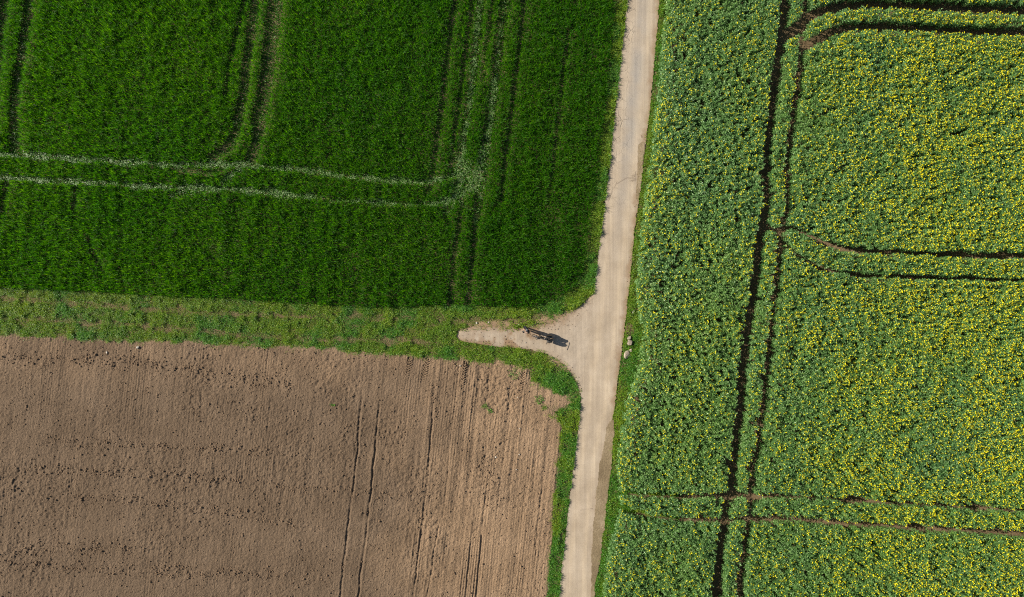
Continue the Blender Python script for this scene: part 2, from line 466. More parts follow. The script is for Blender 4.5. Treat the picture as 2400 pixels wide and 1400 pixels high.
nbig = fbm(GX, GY, 1.3, 301, 3)
edge_bare = np.clip(np.exp(-(((PXg - 1300) / 75) ** 2 + ((PYg - 755 + .32 * (PXg - 1300)) / 20) ** 2)) * 1.3, 0, 1)
edge_bare = np.maximum(edge_bare, .9 * np.exp(-(((PXg - 1160) / 70) ** 2 + ((PYg - 762) / 12) ** 2)))
edge_bare = np.maximum(edge_bare, .95 * np.exp(-(((PXg - 1300) / 40) ** 2 + ((PYg - 850 - .55 * (PXg - 1300)) / 9) ** 2)))
edge_bare = np.maximum(edge_bare, (((PXg - 1475) / 9) ** 2 + ((PYg - 772) / 14) ** 2 < 1.2) * .95)
edge_bare = np.maximum(edge_bare, np.exp(-(((PXg - (1330 - .113 * (PYg - 1130))) / 6) ** 2)) * (PYg > 985) * .8 * np.clip((nbig - .38) * 5, 0, 1))
edge_bare = np.clip(edge_bare * (.5 + edge_n), 0, 1)
ap_n = fbm(GX, GY, .9, 191, 5, .6)
dirt_a = np.clip((ap_n - .44) * 7, 0, 1) * np.exp(-(((PXg - 1190) / 75) ** 2 + ((PYg - 795) / 26) ** 2)) * 1.1
edge_d = 1 - blur(M_apron | M_road, 8)
dirt_a = np.clip(dirt_a + .8 * edge_bare * ap_n + edge_d * 1.3 * np.clip(ap_n * 1.6, 0, 1), 0, .95)
MA = blur(M_apron | M_road, 4) + (edge_n - .5) * .7 > .5
MA |= (edge_bare > .42) & (PXg > 1080) & (PXg < 1400) & (PYg > 715) & (PYg < 905) & ~M_wheat
MA &= ~MR & (blur(M_apron, 24) > .0) & (PXg < 1400)
za = np.full_like(H, .022) + (fbm(GX, GY, .5, 201, 3) - .5) * .03
wA = np.clip((blur(MA | MR, 5) - .5) * 2.6, 0, 1)
za = za * wA - .03 * (1 - wA)
ap = sheet("field_entrance", MA, za, MAT['road'], {'grey': 0 * H + .15 * n_big, 'crack': 0 * H, 'dirt': dirt_a, 'seam': 0 * H})
tag(link(ap), "pale gravel turn-off tapering from the lane into the grass track", "entrance", kind="structure")

mm = M_mudl | M_mudu
mm = (blur(mm, 3) + (edge_n - .5) * .6 > .5)
md = sheet("mud", mm, np.full_like(H, .044) + (fbm(GX, GY, .6, 211, 3) - .5) * .012, MAT['mud'])
tag(link(md), "damp brown mud along the right edge of the lane", "mud", kind="structure")
M_hard = MR | MA | mm

# ------------------------------------------------------------------ crops: leaves as bent blades
def scatter(mask_fn, dens, x0=X0, x1=X1, y0=Y0, y1=Y1):
    n = int((x1 - x0) * (y1 - y0) * dens)
    x = RNG.uniform(x0, x1, n); y = RNG.uniform(y0, y1, n)
    k = mask_fn(x, y)
    return x[k], y[k]

def blades(x, y, z, h, w, az, lean, wr=(.45, 1., .12)):
    """bent blades: base, middle and tip pairs -> two quads each"""
    n = len(x)
    dx, dy = np.cos(az), np.sin(az)
    sx, sy = -dy, dx
    V = np.empty((n, 6, 3), np.float32)
    mz = h * (.72 - .12 * lean); tz = h * (1 - .42 * lean * lean)
    for k, (r, zz, q) in enumerate(((0, 0, wr[0]), (.32 * lean * h, mz, wr[1]), (lean * h, tz, wr[2]))):
        px, py = x + dx * r, y + dy * r
        for j, sgn in ((0, -.5), (1, .5)):
            V[:, k * 2 + j, 0] = px + sx * w * q * sgn
            V[:, k * 2 + j, 1] = py + sy * w * q * sgn
            V[:, k * 2 + j, 2] = z + zz
    b = (np.arange(n) * 6)[:, None]
    F = np.concatenate([b + np.array([[0, 1, 3, 2]]), b + np.array([[2, 3, 5, 4]])], 1).reshape(-1, 4)
    return V.reshape(-1, 3), F

class Soup:
    def __init__(self): self.V = []; self.F = []; self.M = []; self.n = 0
    def add(self, VF, mi):
        V, F = VF
        self.V.append(V); self.F.append(F + self.n); self.M.append(np.full(len(F), mi, np.int32)); self.n += len(V)
    def make(self, name, mats):
        return np_mesh(name, np.concatenate(self.V), np.concatenate(self.F), mats, np.concatenate(self.M))

U = lambda a, b, n: RNG.uniform(a, b, n)
TAU = 2 * math.pi

# ---- wheat
stand = M_wheat.astype(np.float32)                  # how much stands (0..1)
tram = [([(640, -260), (597, 0), (583, 113), (569, 219), (555, 302), (533, 345), (497, 370)], .24, .15),
        ([(694, -260), (651, 0), (638, 103), (624, 206), (610, 291), (597, 343), (585, 376)], .28, .15),
        ([(634, 0), (614, 154), (593, 291)], .10, .4), ([(572, 0), (538, 144), (528, 223)], .10, .6),
        ([(100, -260), (65, 0), (58, 69), (48, 137), (34, 213), (29, 261), (33, 309), (34, 357)], .24, .45),
        ([(40, -260), (8, 0), (-8, 140), (-20, 300)], .25, .5), ([(14, 425), (5, 480), (-6, 540)], .14, .4),
        ([(1085, -200), (1066, 0), (1054, 86), (1040, 206), (1023, 326), (1013, 405), (1006, 445)], .13, .15),
        ([(1130, -200), (1107, 0), (1091, 113), (1079, 206), (1064, 309), (1055, 391)], .11, .35),
        ([(1150, -200), (1128, 0), (1119, 100), (1103, 206), (1092, 274), (1081, 343), (1067, 405)], .20, .65),
        ([(1205, -200), (1184, 0), (1175, 51), (1167, 120), (1157, 206), (1148, 274), (1138, 343), (1132, 394), (1124, 463), (1115, 520)], .24, .6),
        ([(1156, 0), (1140, 100), (1128, 190)], .09, .4),
        ([(1085, 455), (1074, 529), (1064, 597), (1054, 712)], .13, .3), ([(1118, 500), (1114, 529), (1103, 649), (1097, 712)], .14, .2),
        ([(1245, -200), (1227, 0), (1217, 103), (1205, 206), (1193, 309), (1177, 422), (1172, 470)], .12, .4),
        ([(1331, 69), (1314, 223), (1297, 377), (1283, 480)], .09, .65), ([(1045, 465), (1043, 505), (1050, 520)], .12, .5),
        ([(200, 545), (222, 600), (245, 640)], .08, .6), ([(176, 430), (172, 490)], .1, .6),
        ([(400, 395), (480, 405), (520, 398)], .10, .5), ([(512, 445), (512, 470)], .1, .5)]
for pts, hw, keep in tram:
    d, t, sg = line_dist(GL(pts, .25), 1.0, .05, 23)
    hw = hw + (.13 if hw > .2 else .07)
    e = np.clip((d - hw + (edge_n - .5) * .12) / .04, 0, 1)
    keep = max(0, keep - .25); stand = np.minimum(stand, keep * .5 + (1 - keep * .5) * e)
flat_l = [([(-260, 350), (0, 360), (103, 369), (206, 375), (309, 381), (411, 387), (514, 386), (583, 387), (686, 396), (800, 411), (903, 422), (989, 425), (1040, 418), (1080, 402)], .27),
          ([(-260, 405), (0, 415), (103, 423), (206, 427), (309, 435), (411, 441), (514, 441), (617, 449), (800, 470), (903, 477), (1006, 479), (1057, 467), (1091, 442), (1120, 420)], .27)]
flat = np.zeros_like(H)
for pts, hw in flat_l:
    d, t, sg = line_dist(GL(pts, .1), 1.2, .09, 29)
    f = np.clip((hw * (.75 + .5 * vnoise(GX, GY, 1.5, 403)) - d + (edge_n - .5) * .45) / .12, 0, 1)
    flat = np.maximum(flat, f)
for pts, hw, a in [([(989, 425), (1040, 420), (1065, 408), (1083, 370), (1093, 300), (1102, 220), (1113, 120), (1123, 0), (1140, -240)], .24, .9),
                   ([(1006, 479), (1060, 468), (1096, 440), (1120, 400), (1139, 350), (1150, 270), (1160, 190)], .26, .95),
                   ([(1160, 190), (1168, 110), (1184, 0)], .16, .5), ([(1135, 385), (1124, 463), (1114, 525)], .14, .6), ([(1080, 440), (1052, 500)], .18, .4), (tram[0][0], .14, .06), (tram[1][0], .14, .05), (tram[4][0], .14, .15),
                   ([(560, 395), (535, 415), (520, 440)], .3, .7), ([(470, 448), (400, 455)], .3, .5)]:
    d, t, sg = line_dist(GL(pts, .1), 1.2, .09, 31)
    flat = np.maximum(flat, a * np.clip((hw - d + (edge_n - .5) * .3) / .1, 0, 1))
mess = np.exp(-(((PXg - 1098) / 42) ** 2 + ((PYg - 415) / 60) ** 2))
mess_f = np.clip((mess - .25) * 2 + (edge_n - .5) * 2.2, 0, 1) * (mess > .1)
flat = np.maximum(flat, .75 * mess_f) * M_wheat
stand = np.minimum(stand, 1 - .93 * np.clip(flat * 1.15, 0, 1))
ypatch = np.exp(-(((PXg - 505) / 12) ** 2 + ((PYg - 585) / 24) ** 2)) + np.exp(-(((PXg - 538) / 15) ** 2 + ((PYg - 645) / 20) ** 2))
stand = np.minimum(stand, 1 - .6 * np.clip(ypatch, 0, 1))
rows = .5 + .5 * np.sin((um + .05 * GY) * 2 * np.pi / .27)
lump = fbm(GX, GY, .55, 221, 3)
streak = vnoise(um + .05 * GY, vr * .08, .5, 231)
hmap = .49 + .13 * lump + .15 * streak + .05 * fbm(GX, GY, 6, 241, 2) * rows

S = Soup()
def wheat_pick(x, y):
    return RNG.random(len(x)) < look(stand, x, y) * (.52 + .42 * look(rows, x, y) + .25 * (look(streak, x, y) - .4) + .5 * (vnoise(x, y, 3.1, 406) - .5) * vnoise(x, y, 9., 407))
x, y = scatter(wheat_pick, 440, X0, 9.5, -1.2, Y1)
n = len(x)
st = look(stand, x, y)
cl = np.clip((.6 * vnoise(x, y, .13, 401) + .4 * vnoise(x, y, .24, 402) - .25) / .5, 0, 1)
hh = look(hmap, x, y) * (.42 + .62 * cl) * U(.8, 1.12, n) * np.where(st < .5, .55, 1)
V, F = blades(x, y, -.05, hh, U(.018, .030, n), U(0, TAU, n), np.clip(RNG.normal(.36, .2, n), .05, 1.0))
S.add((V, F), 0)
x, y = scatter(lambda x, y: RNG.random(len(x)) < look(M_wheat.astype(np.float32), x, y), 230, X0, 9.5, -1.2, Y1); n = len(x)
S.add(blades(x, y, -.06, U(.05, .15, n), U(.03, .06, n), U(0, TAU, n), U(.5, 1.6, n)), 0)
x, y = scatter(lambda x, y: RNG.random(len(x)) < look(M_wheat * (stand < .6), x, y), 130, X0, 9.5, -1.2, Y1); n = len(x)
S.add(blades(x, y, -.06, U(.04, .12, n), U(.03, .06, n), U(0, TAU, n), U(.6, 1.6, n)), 0)
def flat_pick(x, y): return RNG.random(len(x)) < look(flat, x, y) * np.clip(2.2 * (vnoise(x, y, .25, 404) - .15), .1, 1)
x, y = scatter(flat_pick, 330, X0, 9.5, -1.2, Y1); n = len(x)
S.add(blades(x, y, -.04, U(.10, .26, n), U(.025, .05, n), U(0, TAU, n), U(.6, 1.3, n)), 1)
x, y = scatter(lambda x, y: RNG.random(len(x)) < look(flat, x, y) * .5, 120, X0, 9.5, -1.2, Y1); n = len(x)
S.add(blades(x, y, -.04, U(.12, .3, n), U(.02, .04, n), U(0, TAU, n), U(.4, 1.0, n)), 0)
x, y = scatter(lambda x, y: RNG.random(len(x)) < look(ypatch, x, y), 110, -26, -20, 0, 6); n = len(x)
S.add(blades(x, y, -.04, U(.2, .38, n), U(.015, .03, n), RNG.choice([0.1, math.pi], n) + U(-.5, .5, n), U(.5, 1.1, n)), 2)
ob = S.make("wheat_crop", [MAT['wheat'], MAT['flat'], MAT['yellowed']])
tag(link(ob), "dense dark green young wheat with tractor tramlines", "crop", kind="stuff")

# ---- rapeseed
gap = np.zeros_like(H)
TH = .65
r_tr = [([(1868, -240), (1837, 0), (1831, 51), (1828, 99), (1819, 144), (1813, 206), (1806, 274), (1796, 343), (1792, 412), (1794, 470), (1791, 511), (1777, 563),
          (1768, 649), (1758, 727), (1747, 803), (1737, 871), (1734, 931), (1723, 1034), (1711, 1137), (1700, 1171), (1694, 1223), (1686, 1291), (1677, 1394), (1645, 1620)], .28),
        ([(1925, -240), (1888, 0), (1883, 40)], .24),
        ([(1862, 66), (1876, 93), (1874, 120), (1869, 171), (1862, 223), (1855, 291), (1845, 360), (1842, 411), (1843, 470), (1837, 508), (1826, 539), (1825, 573), (1821, 625),
          (1813, 700), (1807, 751), (1799, 820), (1792, 889), (1786, 943), (1771, 1057), (1757, 1126), (1757, 1177), (1751, 1229), (1737, 1320), (1731, 1394), (1700, 1620)], .21),
        ([(1832, 92), (1867, 65), (1891, 45), (1926, 26), (1977, 15), (2046, 13), (2183, 19), (2400, 28), (2640, 38)], .34),
        ([(1876, 115), (1909, 96), (1943, 78), (1994, 66), (2080, 65), (2183, 71), (2320, 77), (2400, 79), (2640, 90)], .30),
        ([(1795, 535), (1819, 539), (1847, 534), (1891, 551), (1926, 570), (1977, 583), (2046, 589), (2183, 595), (2286, 599), (2400, 602), (2640, 612)], .22),
        ([(1815, 540), (1833, 563), (1861, 594), (1891, 614), (1926, 631), (1977, 641), (2080, 648), (2217, 653), (2400, 656), (2640, 664)], .21),
        ([(1440, 1152), (1520, 1157), (1600, 1164), (1714, 1156), (1760, 1160), (1857, 1162), (1971, 1169), (2086, 1176), (2171, 1181), (2286, 1187), (2400, 1196), (2640, 1212)], .22),
        ([(1440, 1182), (1486, 1198), (1530, 1209), (1600, 1215), (1703, 1216), (1760, 1213), (1840, 1213), (1914, 1219), (2000, 1226), (2114, 1233), (2229, 1240), (2400, 1250), (2640, 1266)], .25)]
for q, (pts, hw) in enumerate(r_tr):
    d, t, sg = line_dist(GL(pts, TH), 1.2, .06, 37)
    if q >= 5:
        hw = hw * np.clip(.35 + 1.1 * fbm(GX, GY, 2.4, 251 + q, 2), .3, 1.2)
    hw = hw + (.12, .08, .10, .10, .10, .05, .03, .03, .07)[q]
    gap = np.maximum(gap, np.clip((hw - d + (edge_n - .5) * .12) / .05, 0, 1))
for (cx, cy, rx, ry) in [(1822, 541, 14, 9), (1872, 74, 12, 9), (1757, 1162, 18, 9), (1703, 1163, 16, 10), (1480, 1192, 22, 10), (1756, 1125, 7, 14)]:
    gap = np.maximum(gap, ((((PXg - cx) / rx) ** 2 + ((PYg - cy) / ry) ** 2) < 1 + (edge_n - .5)).astype(np.float32))
# plants that have grown back over parts of the cross tracks
M_r2 = M_rape & (blur(M_rape, 3) + (edge_n - .5) * .9 > .45)
rst = M_r2 * (1 - gap)
rl = fbm(GX, GY, .9, 261, 3)
rlow = np.clip(1 - blur(M_rape, 14), 0, .5)         # lower plants along the margin
rh = 1.02 + .50 * rl - .25 * rlow + .12 * (vnoise(um, vr * .15, .5, 271) - .5)
nf = fbm(GX, GY, 2.6, 281, 3); nf2 = fbm(GX, GY, .8, 291, 2)
fd = np.clip((PXg - 1650) / 600, 0, 1) * .85 + .24
fd += .5 * np.exp(-((PXg - (1560 - .115 * PYg + 10)) / 30) ** 2) * np.clip((PYg - 150) / 200, .35, 1)
fd *= np.clip(.6 + 1.9 * (nf - .33), .4, 1.4) * np.clip(.55 + 1.3 * (nf2 - .2), .4, 1.3)

S = Soup()
x, y = scatter(lambda x, y: (RNG.random(len(x)) < look(rst, x, y)), 46, 6.0, X1)
keep = RNG.random(len(x)) < np.where((x > 41.5) | (np.abs(y) > 25), .6, 1)
x, y = x[keep], y[keep]
n = len(x)
ph = look(rh, x, y) * U(.80, 1.12, n)
lx, ly = U(-.05, .05, n), U(-.05, .05, n)           # lean of the stem top
# stems: two crossed strips
az0 = U(0, TAU, n)
for q in (0, math.pi / 2):
    wx, wy = np.cos(az0 + q) * .007, np.sin(az0 + q) * .007
    Vs = np.stack([np.stack([x - wx, y - wy, 0 * x - .06], 1), np.stack([x + wx, y + wy, 0 * x - .06], 1),
                   np.stack([x + lx + wx * .6, y + ly + wy * .6, ph], 1), np.stack([x + lx - wx * .6, y + ly - wy * .6, ph], 1)], 1).reshape(-1, 3)
    S.add((Vs, (np.arange(n) * 4)[:, None] + np.arange(4)[None]), 1)
NL = 12
for k in range(NL):
    fr = (.18 + .82 * ((k + RNG.random(n)) / NL) ** .62)
    az = az0 + k * 2.4 + U(-.4, .4, n)
    ln = U(.095, .17, n) * (1.2 - .45 * np.abs(fr - .35))
    wd = ln * U(.38, .55, n)
    zb = ph * fr; xb = x + lx * fr; yb = y + ly * fr
    up = U(-.05, .75, n)                            # rise of the leaf
    dx, dy = np.cos(az), np.sin(az)
    tw = U(-.5, .5, n)                              # roll
    V = np.empty((n, 6, 3), np.float32)
    for q, (r, zz, ww) in enumerate(((.02, 0, .3), (.55, .55 * up, 1.0), (1.0, .75 * up - .18, .3))):
        for j, sgn in ((0, -.5), (1, .5)):
            V[:, q * 2 + j, 0] = xb + dx * ln * r - dy * wd * ww * sgn
            V[:, q * 2 + j, 1] = yb + dy * ln * r + dx * wd * ww * sgn
            V[:, q * 2 + j, 2] = zb + zz * ln + tw * wd * ww * sgn
    b = (np.arange(n) * 6)[:, None]
    F = np.concatenate([b + np.array([[0, 1, 3, 2]]), b + np.array([[2, 3, 5, 4]])], 1).reshape(-1, 4)
    S.add((V.reshape(-1, 3), F), 0)
# flower heads on part of the plants
def heads(x, y, z, nq, spread, size):
    n = len(x); out = []
    for q in range(nq):
        c = np.stack([x + RNG.normal(0, spread, n), y + RNG.normal(0, spread, n), z + RNG.normal(0, spread * .8, n)], 1)
        a = RNG.normal(0, 1, (n, 3)); a[:, 2] *= .6; a /= np.linalg.norm(a, axis=1)[:, None]
        r = RNG.normal(0, 1, (n, 3)); bq = np.cross(a, r); bq /= np.linalg.norm(bq, axis=1)[:, None]
        sz = (U(.7, 1.2, n) * size * .5)[:, None]
        out.append(np.stack([c - a * sz - bq * sz, c + a * sz - bq * sz, c + a * sz + bq * sz, c - a * sz + bq * sz], 1))
    V = np.concatenate(out).reshape(-1, 3)
    return V, np.arange(len(V)).reshape(-1, 4)
p = RNG.random(n) < np.clip(look(fd, x, y), 0, 1) * .74
S.add(heads((x + lx)[p], (y + ly)[p], (ph + .07)[p], 4, .022, .044), 2)
p2 = p & (RNG.random(n) < .6)
S.add(heads((x + lx + U(-.13, .13, n))[p2], (y + ly + U(-.13, .13, n))[p2], (ph + U(-.06, .05, n))[p2], 3, .018, .042), 2)
ob = S.make("rapeseed_crop", [MAT['rape'], MAT['stem'], MAT['flower']])
tag(link(ob), "grey-green rapeseed coming into yellow flower right of the lane", "crop", kind="stuff")

# ---- verge and track grass
free = ~(M_wheat | (M_rape & (rst > .2)) | M_plough | M_apron | M_road | mm)
near = free & ((PXg < 1560) | (blur(M_rape, 6) > 0))
gm = near.astype(np.float32)
gm = np.maximum(gm, .7 * M_rape * (rlow > .12))
gm[(GX > 13.0)] = 0
ruts = np.zeros_like(H)
for pts, hw, a in [([(-260, 690), (0, 697), (120, 707), (274, 720), (446, 731), (549, 736), (686, 741), (800, 743), (937, 745), (1074, 751), (1211, 752), (1260, 745)], .30, .8),
                   ([(-260, 735), (0, 745), (171, 755), (343, 762), (480, 777), (583, 786), (686, 793), (800, 797), (903, 799), (1006, 799)], .28, .85)]:
    d, t, sg = line_dist(GL(pts), 1.2, .15, 41)
    ruts = np.maximum(ruts, a * np.clip((hw - d + (edge_n - .5) * .7) / .18, 0, 1))
bare = np.clip((nbig - .5) * 5, 0, 1)
rutb = ruts * np.clip(.3 + .9 * np.clip((vnoise(GX / 6, GY, .35, 405) - .4) * 4, 0, 1), 0, 1)
gden = gm * (1 - .72 * rutb) * (1 - .9 * edge_bare)
stripe_r = np.clip(1 - np.abs((GX - xr) / .35 - .3), 0, 1) * (GX > xr)   # thin grass on the lane's right lip
gden *= 1 - .5 * stripe_r * np.clip(nbig * 1.5, 0, 1)
tuft = fbm(GX, GY, .42, 311, 2)
S = Soup()
def gpick(x, y): return RNG.random(len(x)) < look(gden, x, y) * np.clip(.62 + 1.0 * (look(tuft, x, y) - .2), .5, 1.2)
x, y = scatter(gpick, 1000, X0, 13.0); n = len(x)
lush = RNG.random(n) < np.clip((look(fbm(GX, GY, 1.6, 321, 2), x, y) - .52) * 4 + ((x > 2) & (y < -4.5)) * .6 + (np.abs(look(PYg, x, y) - 800) < 22) * .25 * (x < 0), .05, .9)
hs = .11 + .34 * np.clip(look(tuft, x, y) - .1, 0, 1) ** 1.4 * (.5 + .8 * vnoise(x / 4, y, .3, 408))
hs *= np.where(look(ruts, x, y) > .3, .5, 1)
hs *= np.where(x < 1.0, .9, 1.05)
V, F = blades(x, y, -.045, hs * U(.7, 1.25, n), U(.016, .03, n), U(0, TAU, n), np.clip(RNG.normal(.6, .25, n), .15, 1.2))
mi = np.repeat(np.where(lush, 1, 0), 2)
S.V.append(V); S.F.append(F); S.M.append(mi.astype(np.int32)); S.n += len(V)
def dpick(x, y): return RNG.random(len(x)) < gm_dry(x, y)
def gm_dry(x, y):
    return look(gm, x, y) * np.clip(.10 + .9 * look(rutb, x, y) + .5 * look(edge_bare, x, y), 0, 1)
x, y = scatter(dpick, 240, X0, 13.0); n = len(x)
S.add(blades(x, y, -.055, U(.04, .13, n), U(.014, .028, n), U(0, TAU, n), U(.6, 1.6, n)), 2)
# ragged tufts creeping over the entrance rim and out onto the ploughed field
rim = (blur(M_apron | M_road, 6) > .02) & (blur(gm > 0, 5) > .05) & M_apron
rimp = (blur(gm > 0, 7) > .12) & M_plough
x, y = scatter(lambda x, y: RNG.random(len(x)) < (look(rim, x, y) * .45 * (look(tuft, x, y) > .56) + look(rimp, x, y) * .6 * (look(tuft, x, y) > .5)), 300, X0, 8.0, -31, 3); n = len(x)
S.add(blades(x, y, -.02, U(.06, .2, n), U(.015, .03, n), U(0, TAU, n), U(.3, 1.1, n)), 0)
ob = S.make("grass", [MAT['grass'], MAT['lush'], MAT['dry_pale']])
tag(link(ob), "rough green grass of the track and lane verges", "grass", kind="stuff")

# ------------------------------------------------------------------ clods and crumbs
ICO = bmesh.new(); bmesh.ops.create_icosphere(ICO, subdivisions=1, radius=1.0)
IV = np.array([v.co[:] for v in ICO.verts]); IF = np.array([[v.index for v in f.verts] for f in ICO.faces]); ICO.free()
def lumps(x, y, z, r):
    n = len(x)
    V = IV[None] * U(.65, 1.25, (n, len(IV)))[..., None] * np.stack([r * U(.8, 1.3, n), r * U(.8, 1.3, n), r * U(.6, 1.0, n)], 1)[:, None]
    a = U(0, TAU, n); c, s_ = np.cos(a)[:, None], np.sin(a)[:, None]
    V = np.stack([V[..., 0] * c - V[..., 1] * s_ + x[:, None], V[..., 0] * s_ + V[..., 1] * c + y[:, None], V[..., 2] + z[:, None]], -1)
    F = IF[None] + (np.arange(n) * len(IV))[:, None, None]
    return V.reshape(-1, 3), F.reshape(-1, 3)
cl_n = fbm(GX, GY, 2.2, 331, 3)
cden = M_plough * np.clip(.17 + .9 * (cl_n - .45) * (cl_n > .45) + .55 * bandn, 0, 1)
x, y = scatter(lambda x, y: RNG.random(len(x)) < look(cden, x, y), 52, X0, 5, Y0, -3); n = len(x)
r = .014 + .024 * RNG.random(n) ** 2 + .05 * RNG.random(n) ** 9 + .05 * look(bandn, x, y) * RNG.random(n) ** 3
V, F = lumps(x, y, look(HZ, x, y) + r * .25, r)
ob = np_mesh("soil_clods", V, F, [MAT['clod']])
tag(link(ob), "loose brown clods strewn over the harrowed field", "clods", kind="stuff")
crum = np.zeros_like(H)
d, t, sg = line_dist(GL([(1458, 826), (1453, 854), (1444, 923), (1438, 975)]), .5, .04, 43); crum = np.maximum(crum, np.exp(-(d / .07) ** 2))
d, t, sg = line_dist(GL([(1506, 320), (1496, 440), (1489, 500), (1484, 560), (1474, 660), (1464, 760)]), .5, .06, 47); crum = np.maximum(crum, .18 * np.exp(-((d - .1) / .12) ** 2))
crum = np.maximum(crum, .35 * dirt_a * M_apron)
x, y = scatter(lambda x, y: RNG.random(len(x)) < look(crum, x, y), 90, -6, 12, -12, 14); n = len(x)
r = U(.012, .035, n)
V, F = lumps(x, y, .032 + r * .3, r)
ob = np_mesh("dirt_crumbs", V, F, [MAT['clod']])
tag(link(ob), "crumbs of earth dropped along the right edge of the lane and on the entrance", "dirt", kind="stuff")

# ------------------------------------------------------------------ single things: stones, weeds
def chunk(name, px, py, sx, sy, sz, rot, mat, label, cat, group=None, seed=1, zb=0.0):
    rr = random.Random(seed)
    bm = bmesh.new()
    for k in range(26):
        a = k * 2.39996
        zz = rr.uniform(-.5, .5)
        q = rr.uniform(.82, 1.0)
        bm.verts.new((math.cos(a) * .5 * q * rr.uniform(.85, 1.1), math.sin(a) * .5 * q * rr.uniform(.85, 1.1), zz * (1 if rr.random() < .7 else .8)))
    r = bmesh.ops.convex_hull(bm, input=bm.verts)
    bmesh.ops.delete(bm, geom=[g for g in r["geom_interior"] if isinstance(g, bmesh.types.BMVert)], context='VERTS')
    bmesh.ops.scale(bm, vec=(sx, sy, sz), verts=bm.verts)
    bmesh.ops.bevel(bm, geom=bm.edges[:], offset=min(sx, sy, sz) * .05, segments=1, affect='EDGES')
    me = bpy.data.meshes.new(name); bm.to_mesh(me); bm.free(); me.materials.append(mat)
    o = bpy.data.objects.new(name, me)
    X, Y = G(px, py); o.location = (X, Y, (look(HZ, np.array([X]), np.array([Y]))[0] if zb is None else zb) + sz * .32); o.rotation_euler = (rr.uniform(-.12, .12), rr.uniform(-.12, .12), rot)
    return tag(link(o), label, cat, group)

gk = "broken concrete chunks on the verge"
chunk("concrete_chunk", 1474.2, 792.5, .42, .26, .24, .55, MAT['concrete'], "small grey concrete chunk, topmost of the pile on the right verge", "rubble", gk, 3)
chunk("concrete_chunk", 1475.8, 803.5, .50, .48, .30, .2, MAT['concrete'], "squarish beige concrete chunk in the upper pair on the right verge", "rubble", gk, 5)
chunk("concrete_chunk", 1468.3, 831.0, .50, .72, .28, -.45, MAT['concrete'], "largest long beige concrete slab lying nearest the lane edge", "rubble", gk, 8)
chunk("concrete_chunk", 1477.2, 821.5, .36, .28, .22, .3, MAT['concrete'], "small grey concrete chunk right above the largest slab", "rubble", gk, 11)
chunk("concrete_chunk", 1475.6, 833.0, .24, .3, .2, .8, MAT['concrete'], "smallest concrete piece tucked beside the largest slab and the rapeseed", "rubble", gk, 14)
chunk("stone", 1484.5, 731, .16, .34, .12, -.5, MAT['stone'], "narrow pale stone in the grass between lane and rapeseed, above the rubble", "stone", None, 21)
gs = "pale stones lying on the ploughed field"
for k, (px, py, sz, lab) in enumerate([
        (1162, 1071, .17, "whitest flat stone in the middle of the ploughed field near the lane"),
        (1217, 1065, .13, "pale stone on the ploughed field right of the whitest stone"),
        (1210, 1100, .11, "grey stone on the ploughed field below the pale pair"),
        (1218, 1004, .11, "pale stone on the ploughed field beside the bare strip near the grass patch"),
        (1213, 931, .11, "pale stone near the tyre tread marks at the ploughed field corner"),
        (325, 814, .26, "large pale stone at the top edge of the ploughed field under the grass"),
        (252, 826, .2, "pale stone at the top edge of the ploughed field, left of the large one"),
        (1079, 857, .14, "thin white stone just below the grass edge of the ploughed field")]):
    chunk("field_stone", px, py, sz, sz * .75, sz * .5, k * .8, MAT['stone'], lab, "stone", gs, 30 + k, None)
ge = "pale stones on the field entrance"
for k, (px, py, sz, lab) in enumerate([
        (1231.6, 803.3, .11, "small white stone on the entrance left of the bicycle"),
        (1117, 757.5, .17, "pale stone in the worn grass above the narrow end of the entrance"),
        (1145, 755.5, .16, "pale stone in the worn grass, right of its neighbour above the entrance"),
        (1216, 761.5, .15, "pale stone at the entrance rim just behind the person")]):
    chunk("entrance_stone", px, py, sz, sz * .8, sz * .45, k * 1.1, MAT['stone'], lab, "stone", ge, 50 + k, .02)

def weed(px, py, rad, n, label, seed):
    rr = np.random.default_rng(seed)
    X, Y = G(px, py)
    a = rr.uniform(0, TAU, n); q = rad * np.sqrt(rr.random(n))
    V, F = blades(q * np.cos(a), q * np.sin(a), 0, rr.uniform(.08, .22, n), rr.uniform(.02, .045, n), rr.uniform(0, TAU, n), rr.uniform(.4, 1.2, n))
    o = np_mesh("weed_tuft", V, F, [MAT['lush']])
    o.location = (X, Y, look(HZ, np.array([X]), np.array([Y]))[0] - .02)
    tag(link(o), label, "weed", "weed tufts growing on the ploughed field")
weed(1137, 952, .2, 34, "left weed tuft of the pair alone on the ploughed field", 1)
weed(1149, 962, .22, 40, "right weed tuft of the pair alone on the ploughed field", 2)
weed(1263, 936, .36, 80, "dark weed tuft on bare soil beside the verge bend", 3)
weed(782, 949, .12, 20, "tiny weed tuft in the middle of the ploughed field", 4)
weed(1205, 877, .45, 70, "broad weed tuft beside the grass edge at the tread marks", 5)

# ------------------------------------------------------------------ bicycle
MAT['black_paint'] = plain("black_frame_paint", (.018, .019, .022), .35)
MAT['rubber'] = plain("black_rubber", (.02, .02, .021), .8)
MAT['tan_wall'] = plain("tan_tyre_wall", (.50, .33, .19), .8)
MAT['steel'] = plain("grey_steel", (.35, .36, .38), .35, .8)
MAT['leather'] = plain("black_saddle_cover", (.022, .021, .02), .5)

